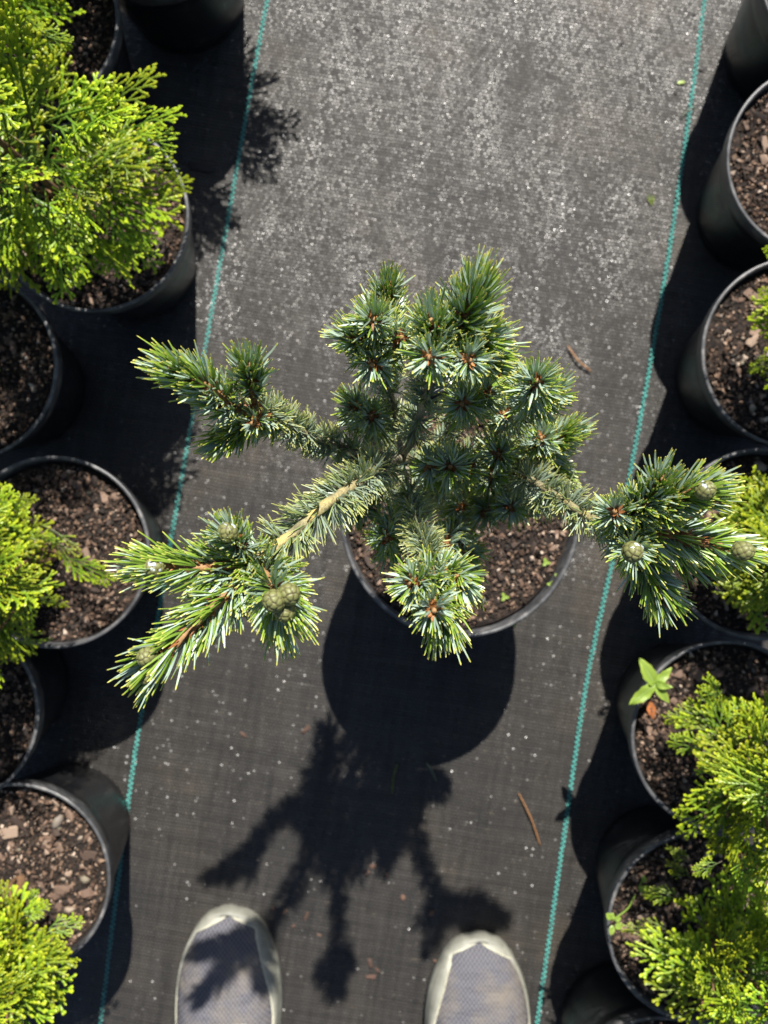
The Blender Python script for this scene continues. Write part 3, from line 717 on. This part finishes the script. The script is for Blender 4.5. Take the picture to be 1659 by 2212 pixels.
T([(1010, 1090, 0.325), (1000, 1095, 0.345), (996, 1098, 0.355)], n_fas=36, spread=(92, 28), L=.0185)

# ------------------------------------------------------------------ thuja
def spray_mesh(seed):
    g = np.random.default_rng(seed); V = []; F = []; A = []
    def shootlet(path, w0, w1, lift, tipv):
        """chain of overlapping scale leaves, flattened"""
        path = np.asarray(path); seg = np.linalg.norm(np.diff(path, axis=0), axis=1); tot = seg.sum(); cum = np.concatenate([[0], np.cumsum(seg)])
        nb = max(2, int(tot / .0034)); st = []
        for b in range(nb):
            st += [(b / nb, .72), ((b + .65) / nb, 1.18)]
        st += [(.985, .6), (1.0, .08)]
        b0 = len(V)
        for t, k in st:
            c = np.array([np.interp(t * tot, cum, path[:, i]) for i in range(3)])
            c2 = np.array([np.interp(min(t + .05, 1.0) * tot, cum, path[:, i]) for i in range(3)]); c1 = np.array([np.interp(max(t - .05, 0) * tot, cum, path[:, i]) for i in range(3)])
            d = unit(c2 - c1); s = unit(np.cross(np.array([0, 0, 1.0]), d)); n = np.cross(d, s)
            w = (w0 + (w1 - w0) * t) * k
            for a, h in ((w, 0), (0, w * .55), (-w, 0), (0, -w * .55)):
                V.append(c + s * a + n * (h + lift)); A.append(min(1, max(0, tipv[0] + (tipv[1] - tipv[0]) * t + g.normal(0, .04))))
        for i in range(len(st) - 1):
            for q in range(4):
                x = b0 + i * 4 + q; y = b0 + i * 4 + (q + 1) % 4; F.append((x, y, y + 4, x + 4))
        e = b0 + (len(st) - 1) * 4; F.append((e, e + 1, e + 2, e + 3))
    L = .072 * g.uniform(.9, 1.1); bend = g.uniform(-.25, .25); droop = g.uniform(-.12, .2)
    def axis(t): return np.array([L * t, L * bend * t * t, -L * droop * t * t])
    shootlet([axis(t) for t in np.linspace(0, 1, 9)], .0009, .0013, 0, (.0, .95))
    k = 0; t = .16
    while t < .95:
        sgn = 1 if k % 2 else -1; p = axis(t); d = unit(axis(t + .02) - p)
        ang = sgn * math.radians(g.uniform(36, 50)); R = np.array([[math.cos(ang), -math.sin(ang), 0], [math.sin(ang), math.cos(ang), 0], [0, 0, 1]])
        e = R @ d; sl = L * (.5 * (1 - t) ** .75 + .12) * g.uniform(.75, 1.12)
        curl = -sgn * .22; nrm = np.array([-e[1], e[0], 0]); zz = g.normal(0, .12)
        def side(u): return p + e * sl * u + nrm * sl * curl * u * u + np.array([0, 0, sl * (zz * u - .12 * u * u)])
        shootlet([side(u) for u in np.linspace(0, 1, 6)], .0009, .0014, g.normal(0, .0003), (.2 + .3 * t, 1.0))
        u = .28; m = 0
        while u < .9 and sl > .009:
            s2 = 1 if m % 2 else -1; q = side(u); dd = unit(side(u + .03) - q); an = s2 * math.radians(g.uniform(32, 48))
            R2 = np.array([[math.cos(an), -math.sin(an), 0], [math.sin(an), math.cos(an), 0], [0, 0, 1]]); e2 = R2 @ dd
            l2 = sl * (.42 * (1 - u) + .16) * g.uniform(.7, 1.2)
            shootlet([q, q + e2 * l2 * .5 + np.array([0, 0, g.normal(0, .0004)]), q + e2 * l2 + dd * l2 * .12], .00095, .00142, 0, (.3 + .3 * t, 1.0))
            u += .0053 / sl * g.uniform(.85, 1.2); m += 1
        t += .0080 / L * g.uniform(.85, 1.15); k += 1
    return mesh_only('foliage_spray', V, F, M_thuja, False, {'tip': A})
SPRAYS = [spray_mesh(s) for s in range(6)]

def thuja(key, label, px, py, zc, rx, ry, rz, n, seed, extra=(), lo=-.75):
    """a clipped young thuja: stem, bare limbs and flat fans of scale-leaf foliage over the crown's volume"""
    g = np.random.default_rng(500 + seed); pot, pc, sh = POTS[key]
    t = empty('thuja', (pc.x, pc.y, sh)); tag(t, label, 'thuja', 'golden young thujas in black pots')
    base = np.array([pc.x, pc.y, sh]); C = np.array(img(px, py, zc)) - base
    V, F = tube_data(catmull([(0, 0, -.01), tuple(C * .5 + np.array([.004, -.003, 0])), tuple(C + np.array([0, 0, rz * 1.5]))], 8), np.linspace(.0055, .002, 17), 8, .1)
    mesh_obj('stem', V, F, M_tstem, t, True)
    lo_z = C[2]
    for i in range(int(n * 1.25)):
        u = g.uniform(lo, 1); ph = g.uniform(0, 6.2832); q = math.sqrt(max(0, 1 - u * u)); f = g.uniform(.42, 1.0) ** .6
        tip = C + np.array([rx * q * math.cos(ph), ry * q * math.sin(ph), rz * u * (2.0 if u > 0 else 1)]) * f
        out = unit(np.array([q * math.cos(ph), q * math.sin(ph), .30 + .55 * u + g.normal(0, .22)]) + g.normal(0, .18, 3))
        sc = g.uniform(.75, 1.35) * min(1, .45 + rx / .1 * .55)
        org = tip - out * .062 * sc
        if org[2] < .006: org[2] = .006 + g.random() * .01
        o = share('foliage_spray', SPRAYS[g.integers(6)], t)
        x = Vector(out); z = Vector(unit(UP * g.uniform(.2, 1.1) + g.normal(0, .5, 3))); y = z.cross(x).normalized(); z = x.cross(y)
        o.matrix_local = Matrix.Translation(Vector(org)) @ Matrix((x, y, z)).transposed().to_4x4() @ Matrix.Diagonal((sc, sc * g.uniform(.75, 1.05), sc, 1))
    for (x0, y0, z0, x1, y1, z1, s) in extra:       # single fans that reach out: foot pixel/height, tip pixel/height
        a = np.array(img(x0, y0, z0)) - base; b = np.array(img(x1, y1, z1)) - base
        o = share('foliage_spray', SPRAYS[g.integers(6)], t); x = Vector(unit(b - a)); z = Vector((g.normal(0, .25), g.normal(0, .25), 1)); y = z.cross(x).normalized(); z = x.cross(y)
        k = np.linalg.norm(b - a) / .072
        o.matrix_local = Matrix.Translation(Vector(a)) @ Matrix((x, y, z)).transposed().to_4x4() @ Matrix.Diagonal((k, k * s, k, 1))
    # limbs that carry the fans
    for i in range(8):
        ph = g.uniform(0, 6.28); e = C + np.array([rx * .6 * math.cos(ph), ry * .6 * math.sin(ph), g.uniform(-.3, .5) * rz]); s = np.array([0, 0, .01 + g.random() * max(.02, C[2] * .5)])
        V, F = tube_data(catmull([s, (s + e) * .5 + np.array([0, 0, -.008]), e], 5), np.linspace(.0022, .0009, 11), 6, .1)
        mesh_obj('limb', V, F, M_tstem, t, True)
    return t
thuja('bushy', 'big bushy golden thuja spreading over its pot rim', 60, 375, .275, .115, .092, .115, 76, 1,
      [(230, 470, .25, 325, 580, .22, .8), (200, 450, .26, 330, 515, .25, .8), (230, 290, .27, 380, 250, .27, .7), (240, 370, .25, 400, 345, .24, .7), (260, 420, .22, 405, 385, .21, .6), (180, 260, .28, 335, 170, .28, .7), (170, 500, .24, 300, 585, .22, .8), (200, 330, .27, 365, 300, .27, .7)])
thuja('behind', 'thuja growing behind the big bushy thuja, fans reaching over dark soil', -75, -40, .27, .085, .085, .10, 90, 2,
      [(60, 60, .30, 150, 110, .29, 1), (20, 30, .31, 100, 60, .30, 1)])
thuja('far_dark', 'thuja casting dappled shade from the pot shown by its wall', 300, -350, .21, .14, .12, .08, 90, 3)
thuja('plain_dark', 'thuja rising from the dark-soil pot beside the bushy thuja', -310, 745, .28, .078, .085, .12, 80, 4)
thuja('droop', 'golden thuja with a drooping frond over wide dark soil', -40, 1255, .25, .055, .085, .09, 72, 5,
      [(110, 1190, .22, 242, 1248, .205, .55), (60, 1290, .22, 152, 1306, .21, .5), (90, 1110, .2, 165, 1240, .2, .6), (40, 1370, .24, 100, 1395, .23, .8), (20, 1100, .25, 75, 1065, .25, .9), (60, 1150, .21, 130, 1165, .20, .7)])
thuja('notch', 'thuja leaning outward from the pot beside the sunlit bark pot', -340, 1600, .28, .085, .085, .12, 80, 6)
thuja('sunlit', 'bright yellow-green thuja leaning over sunlit bark soil', -50, 2115, .25, .075, .056, .085, 84, 7,
      [(80, 2010, .22, 180, 2000, .215, .8), (60, 1960, .22, 75, 1918, .22, .9), (100, 2050, .21, 130, 2020, .21, .9), (20, 2150, .25, 112, 2175, .24, .6), (40, 1980, .22, 110, 1960, .22, .8)])
thuja('pebbly', 'small thuja at the edge of the sunlit pebbly soil pot', 1822, 725, .25, .068, .075, .08, 70, 8,
      [(1700, 640, .22, 1628, 630, .21, .8), (1700, 780, .22, 1622, 790, .21, .8), (1690, 560, .25, 1645, 540, .26, .8)])
thuja('grassy', 'shaded thuja beside the grass blades under the pine branch', 1745, 1180, .24, .068, .075, .08, 80, 9,
      [(1640, 1130, .21, 1556, 1118, .20, .7), (1660, 1230, .21, 1600, 1300, .20, .7), (1670, 1150, .22, 1605, 1170, .21, .7)])
thuja('seedling', 'bright golden thuja beside the broad-leaved seedling', 1660, 1690, .265, .066, .088, .10, 68, 10,
      [(1540, 1540, .22, 1440, 1545, .205, .8), (1560, 1520, .23, 1525, 1465, .24, .8), (1540, 1620, .22, 1448, 1610, .21, .9), (1560, 1860, .3, 1505, 1890, .3, .9), (1600, 1840, .32, 1625, 1925, .31, .9)])
thuja('weed', 'dense green thuja beside the tiny trailing weed', 1625, 2130, .25, .078, .080, .10, 70, 11,
      [(1470, 2020, .20, 1355, 2000, .19, .7), (1490, 1940, .20, 1395, 1940, .19, .7), (1500, 1900, .2, 1440, 1865, .2, .7), (1490, 2110, .2, 1400, 2135, .19, .6), (1500, 1870, .21, 1445, 1830, .2, .7)])
thuja('last', 'thuja in the pot touching the trailing-weed pot', 1560, 2620, .26, .085, .085, .11, 70, 12)

# ------------------------------------------------------------------ weeds in the pots
def leaf_data(L, w, teeth=0, fold=.15, droop=.2, k=9):
    V = []; F = []; A = []
    for i in range(k):
        t = i / (k - 1); ww = w * (math.sin(math.pi * min(1, t ** .8 * .97 + .03)) ** .8) * (1 + (teeth * (.5 if i % 2 else -.5)))
        z = -droop * L * t * t
        for s in (-1, -.5, 0, .5, 1): V.append((L * t, s * ww, z + fold * (abs(s) - .5 * s * s) * ww * 1.6 + .035 * L * math.sin(9 * t + 2 * s))); A.append(.15 if s == 0 else .55 + .45 * t)
    for i in range(k - 1):
        for q in range(4): a = i * 5 + q; F.append((a, a + 1, a + 6, a + 5))
    return V, F, A
def place_leaf(root, org, az, el, L, w, teeth=0, droop=.2):
    V, F, A = leaf_data(L, w, teeth, .2, droop); o = mesh_obj('leaf', V, F, M_weed, root, True, {'tip': A})
    o.location = org; o.rotation_euler = (0, -el, az); return o
def stalk(root, pts, r):
    V, F = tube_data(catmull(pts, 6), np.full(6 * (len(pts) - 1) + 1, r), 6); mesh_obj('stalk', V, F, M_weed, root, True, {'tip': np.full(len(V), .3)})
pot, pc, sh = POTS['seedling']
c = Vector(img(1414, 1478, .195)); f = Vector((c.x + .018, c.y - .01, sh - .004))
sd = empty('seedling', f); tag(sd, 'bright green broad-leaved seedling overhanging a black pot rim', 'seedling')
d = c - f; stalk(sd, [(0, 0, 0), tuple(d * .5 + Vector((0, 0, .01))), tuple(d)], .0011)
for az, el, L, w, te in ((2.1, .25, .027, .0062, .12), (-2.45, .15, .029, .006, .15), (-.9, .1, .022, .0042, .1), (.75, .15, .021, .0045, .2), (.5, .8, .009, .0025, 0), (2.9, .8, .008, .0022, 0), (-.1, .7, .016, .0032, 0)):
    place_leaf(sd, d, az, el, L, w, te)
pot, pc, sh = POTS['weed']
c = Vector(img(1322, 1988, .185)); f = Vector((c.x + .033, c.y + .006, sh - .003))
wd = empty('trailing_weed', f); tag(wd, 'tiny trailing weed with round pale leaves over a black pot rim', 'weed')
d = c - f; stalk(wd, [(0, 0, 0), tuple(d * .5 + Vector((0, .003, .012))), tuple(d)], .0008); stalk(wd, [(0, 0, 0), (.002, .012, .008), (.003, .019, .014)], .0007)
for dx, dy, az, L, w in ((0, .002, 2.4, .0075, .0034), (-.002, .001, 1.2, .007, .003), (.003, -.003, -.6, .007, .0032), (0, -.004, -1.7, .009, .0026), (.002, .001, .3, .006, .0028)):
    place_leaf(wd, d + Vector((dx, dy, .001)), az, .3, L, w)
place_leaf(wd, (.001, .006, .008), .6, .3, .010, .0034); place_leaf(wd, (.003, .018, .014), 1.4, .5, .006, .0022); place_leaf(wd, (.003, .017, .013), .5, .4, .005, .002)
pot, pc, sh = POTS['grassy']
gb = empty('grass_blades', (pc.x - .035, pc.y - .035, sh - .003)); tag(gb, 'thin arching green grass blades in the shaded pot under the pine branch', 'grass')
for (ax, ay, h) in ((-.004, .045, .03), (.075, -.02, .045), (.06, -.06, .03), (.045, .02, .05), (-.02, .02, .03), (.07, -.09, .035)):
    P = catmull([(0, 0, 0), (ax * .4, ay * .4, h), (ax, ay, h * .8)], 8); V = []; F = []; A = []
    for i, p in enumerate(P):
        w = .0011 * (1 - (i / len(P)) ** 2) + .0002; s = np.array([-ay, ax, 0]); s = s / np.linalg.norm(s)
        V += [p - s * w, p + np.array([0, 0, -.0005]), p + s * w]; A += [.2] * 3
    for i in range(len(P) - 1):
        for q in range(2): a = i * 3 + q; F.append((a, a + 1, a + 4, a + 3))
    mesh_obj('blade', V, F, M_weed, gb, True, {'tip': A})
# clover-like sprouts on the pine's soil
for i, (px, py) in enumerate(((1205, 1248), (1192, 1262), (1090, 1290), (1110, 1345), (1180, 1215), (945, 1400))[:5]):
    p = Vector(img(px, py, .185)); sp = empty('sprout', (p.x, p.y, pine_soil + .001)); tag(sp, 'tiny green weed sprout on the bark soil under the pine', 'sprout', 'weed sprouts on the pine soil')
    for k in range(3 + i % 2): place_leaf(sp, (0, 0, .0025), k * 2.1 + i, .25, .0045, .0016)
# orange dry leaf on the seedling pot's soil
pot, pc, sh = POTS['seedling']
V, F, A = leaf_data(.019, .0042, .1, .35, .15); p = img(1408, 1520, .16)
o = mesh_obj('dry_leaf', V, F, mat_simple('orange_dry_leaf', (.34, .11, .03), .7, 150, .4), None, True); o.location = (p.x, p.y, sh + .004); o.rotation_euler = (0, .05, -1.25)
tag(o, 'curled orange dry leaf on the soil below the seedling', 'leaf')

# ------------------------------------------------------------------ the two shoes
def shoe(toe_px, toe_py, rot, side, label):
    """side = +1: left shoe (wide rand on its +x side); y runs from toe (0) back (negative)"""
    T_ = [0, .004, .012, .024, .042, .062, .085, .11, .14, .18, .22, .26, .285, .296]
    WI = [.0, .020, .031, .0395, .0475, .0525, .0545, .0545, .051, .044, .041, .041, .034, .0]
    WO = [.0, .017, .0265, .035, .0445, .0505, .0540, .0555, .054, .048, .043, .040, .032, .0]
    HT = [.012, .021, .030, .037, .043, .048, .054, .062, .072, .088, .096, .098, .095, .075]
    p = img(toe_px, toe_py, .015)
    root = empty('shoe', (p.x, p.y, 0)); root.rotation_euler.z = rot; root.scale = (1.06, 1, 1); tag(root, label, 'shoe', 'worn grey trainers')
    tt = np.concatenate([np.linspace(0, .02, 10)[:-1], np.linspace(.02, .275, 40)[:-1], np.linspace(.275, .296, 9)])
    wi = np.interp(tt, T_, WI); wo = np.interp(tt, T_, WO); ht = np.interp(tt, T_, HT)
    for a in (wi, wo, ht):
        a[1:-1] = (a[:-2] + 2 * a[1:-1] + a[2:]) / 4
    wi[0] = wo[0] = .004; wi[-1] = wo[-1] = .004
    # sole: closed outline swept through a rounded edge profile
    out = [(side * wi[i], -tt[i]) for i in range(len(tt))] + [(-side * wo[i], -tt[i]) for i in range(len(tt) - 1, -1, -1)]
    O = np.array(out); cen = O.mean(axis=0); V = []; F = []; n = len(O)
    prof = [(.955, .0), (.995, .004), (1.0, .012), (.99, .020), (.955, .0245), (.90, .0245)]
    for k, z in prof:
        for q in O:
            s = np.array([q[0] * k, cen[1] + (q[1] - cen[1]) * (1 - (1 - k) * .35)]); V.append((s[0], s[1], z))
    for j in range(len(prof) - 1):
        for i in range(n): a = j * n + i; b = j * n + (i + 1) % n; F.append((a, b, b + n, a + n))
    F.append(tuple(range(n)))
    mesh_obj('sole', V, F, M_sole, root, True)
    # upper: arch from edge to edge at every station
    nu = 33
    def upper(i, u, grow=0.0):
        a = math.pi * u; cx = math.cos(a); sx = math.sin(a)
        xx = math.copysign(abs(cx) ** .72, cx); zz = abs(sx) ** .8
        w = (wi[i] if cx > 0 else wo[i]) * .955
        open_ = max(0, min(1, (tt[i] - .15) / .03))
        z = .014 + (ht[i] - .014) * zz
        return np.array([side * xx * (w + grow), -tt[i] * .985 - .002 + grow * (1 if i < 12 else 0), z + grow])
    V = []; F = []
    for i in range(len(tt)):
        for k in range(nu): V.append(upper(i, k / (nu - 1)))
    for i in range(len(tt) - 1):
        for k in range(nu - 1):
            if .168 < tt[i] < .262 and 11 <= k <= 20: continue            # foot opening
            a = i * nu + k; F.append((a, a + 1, a + nu + 1, a + nu))
    mesh_obj('upper', V, F, M_knit, root, True)
    # rubber rand: wide over the toe and along the inner edge, thin on the outer edge
    def band(name, i0, i1, lim, ulo, grow, mat):
        V = []; F = []; st = 10; idx = list(range(i0, i1))
        for i in idx:
            hi = lim(tt[i])
            for k in range(st):
                u = ulo + (hi - ulo) * k / (st - 1); gq = grow * (1 if k < st - 1 else .1); V.append(upper(i, u, gq))
        for j in range(len(idx) - 1):
            for k in range(st - 1): a = j * st + k; F.append((a, a + 1, a + st + 1, a + st))
        mesh_obj(name, V, F, mat, root, True)
        P = np.array([V[j * st + st - 1] for j in range(len(idx))]); P = P[1:]
        Vp, Fp = tube_data(P, np.full(len(P), .0011), 6); mesh_obj('edge_highlight', Vp, Fp, M_edge_hl, root, True)  # thin cream tube added to paint the bright highlight along the rand's edge
    def inner(t): return max(.5 * (1 - max(0, t - .003) / .014), .0) * .9 + .05 + .15 * min(1, max(0, (t - .004)) / .02) + .05 * math.sin(t * 40) * min(1, t / .05)
    def outer(t): return max(.5 * (1 - max(0, t - .004) / .018), 0) + .05 + .03 * max(0, 1 - abs(t - .03) / .02)
    last = int(np.searchsorted(tt, .17))
    band('rand', 0, last, lambda t: min(.5, inner(t)), 0.0, .0013, M_rub)
    band('rand', 0, last, lambda t: 1 - min(.5, outer(t)), 1.0, .0014, M_rub)
    # stitched tongue patch with its lace loop
    V = []; F = []; idx = [i for i in range(len(tt)) if .102 < tt[i] < .168]; st = 12
    for j, i in enumerate(idx):
        half = .10 + .07 * min(1, j / 5)
        for k in range(st): V.append(upper(i, .5 - half + 2 * half * k / (st - 1), .0016 if 0 < k < st - 1 and j else .0002))
    for j in range(len(idx) - 1):
        for k in range(st - 1): a = j * st + k; F.append((a, a + 1, a + st + 1, a + st))
    mesh_obj('tongue_patch', V, F, M_rub, root, True)
    for yy in (.118, .134, .150):
        i = int(np.searchsorted(tt, yy)); P = [upper(i, u, .0034) for u in np.linspace(.40, .60, 9)]
        V, F = [], []
        for q in P:
            for dy, dz in ((-.0042, -.001), (-.0042, .0006), (.0042, .0006), (.0042, -.001)): V.append(q + np.array([0, dy, dz]))
        for j in range(8):
            for k in range(4): a = j * 4 + k; b = j * 4 + (k + 1) % 4; F.append((a, b, b + 4, a + 4))
        mesh_obj('lace', V, F, M_knit, root, False)
    # insole inside the opening
    V = [(side * .03 * math.cos(a), -.215 + .045 * math.sin(a), .05) for a in np.linspace(0, 2 * math.pi, 24, endpoint=False)]
    mesh_obj('lining', V, [tuple(range(24))], M_lin, root)
shoe(489, 1962, math.radians(1.5), 1, 'grey knit left shoe with wide rubber edge, next to the sunlit bark pot')
shoe(1040, 2019, math.radians(-2.5), -1, 'grey knit right shoe touching the line toward the trailing-weed pot')

# ------------------------------------------------------------------ litter on the cloth
def needle_thing(x0, y0, x1, y1, w, mat, name, label, group=None, bow=.06):
    a = img(x0, y0, 0); b = img(x1, y1, 0); d = b - a; nrm = Vector((-d.y, d.x, 0)) * bow
    P = catmull([(0, 0, .0012), tuple(d * .5 + nrm + Vector((0, 0, .003))), tuple(d + Vector((0, 0, .0012)))], 8)
    V, F = tube_data(P, np.concatenate([np.linspace(.6, 1, 4), np.full(10, 1), np.linspace(1, .5, 3)]) * w, 5)
    o = mesh_obj(name, V, F, mat, None, True); o.location = (a.x, a.y, 0); tag(o, label, 'needle', group); return o
needle_thing(1226, 747, 1277, 803, .0011, M_dry, 'fallen_needle', 'short brown fallen needle on cloth beyond the pine', None, -.08)
needle_thing(1120, 1712, 1167, 1826, .0010, M_dry, 'fallen_needle', 'long orange-brown fallen needle near the right shoe', None, .03)
needle_thing(920, 1646, 943, 1688, .0011, M_dull, 'fallen_needle', 'pale grey-green fallen needle at the edge of the pot shadow', None, .05)
needle_thing(858, 1650, 847, 1715, .0011, mat_simple('green_fallen', (.10, .13, .03), .5), 'fallen_needle', 'green fallen needle lying inside the pine shadow', None, -.05)
needle_thing(1470, 255, 1502, 230, .0008, M_dull, 'fallen_needle', 'thin grey stalk on the cloth near the reddish bark pot', None, .05)
gl = np.random.default_rng(77)
FL = [chip_mesh(gl, 'chip') for _ in range(5)]
for me in FL: me.materials.clear(); me.materials.append(M_litter)
def flake(px, py, s, label, group=None, rot=None, name='bark_flake', mat=None, elong=1.0):
    me = FL[gl.integers(5)]
    if mat is not None: me = me.copy(); me.materials.clear(); me.materials.append(mat)
    o = share(name, me); p = img(px, py, 0); o.location = (p.x, p.y, s * .15); o.scale = (s * elong, s, s * .7); o.rotation_euler.z = gl.uniform(0, 6.28) if rot is None else rot
    tag(o, label, 'leaf' if 'leaf' in name else 'flake', group); return o
M_dark = mat_simple('dark_leaf', (.015, .012, .012), .6); M_lime = mat_simple('lime_scrap', (.24, .34, .04), .5)
flake(660, 1576, .0048, 'reddish flake on the cloth beside the edge of the pine pot shadow', None, .9)
flake(526, 1586, .0035, 'brown flake on sunlit dusty cloth between the teal line and the pine shadow', None, -.6)
flake(436, 360, .0095, 'dark curled dead leaf beside the big bushy thuja pot', None, -.2, 'dead_leaf', M_dark, 1.2)
flake(1471, 178, .0032, 'lime green leaf scrap beside the teal line near the reddish bark pot', None, .2, 'leaf_scrap', M_lime)
o = share('leaf_scrap', SPRAYS[2]); p = img(1398, 415, 0); o.location = (p.x, p.y, .003); o.scale = (.22, .16, .22); o.rotation_euler.z = -1.1
tag(o, 'yellow-green thuja scrap on sunlit cloth beside the reddish bark pot', 'leaf')
for px, py, s in ((662, 1978, .004), (634, 2000, .003), (800, 2078, .005), (803, 2110, .0055), (870, 1938, .004), (932, 1972, .0045), (805, 1870, .0045), (795, 1885, .003), (615, 1970, .003), (690, 2020, .0025), (815, 2095, .0028), (590, 1962, .0025), (940, 2075, .0022), (835, 1890, .0025)):
    flake(px, py, s, 'small brown bark flake on the cloth between the shoes', 'bark flakes between the shoes')
for px, py, s in ((1555, 140, .005), (1500, 30, .0028), (1515, 150, .0032), (1460, 200, .002), (1080, 430, .003), (1345, 92, .003), (770, 60, .0045), (1025, 640, .003), (1330, 640, .0025), (855, 690, .0025)):
    flake(px, py, s, 'dark soil crumb on the cloth beyond the pine', 'soil crumbs beyond the pine', None, 'soil_crumb', M_dark)
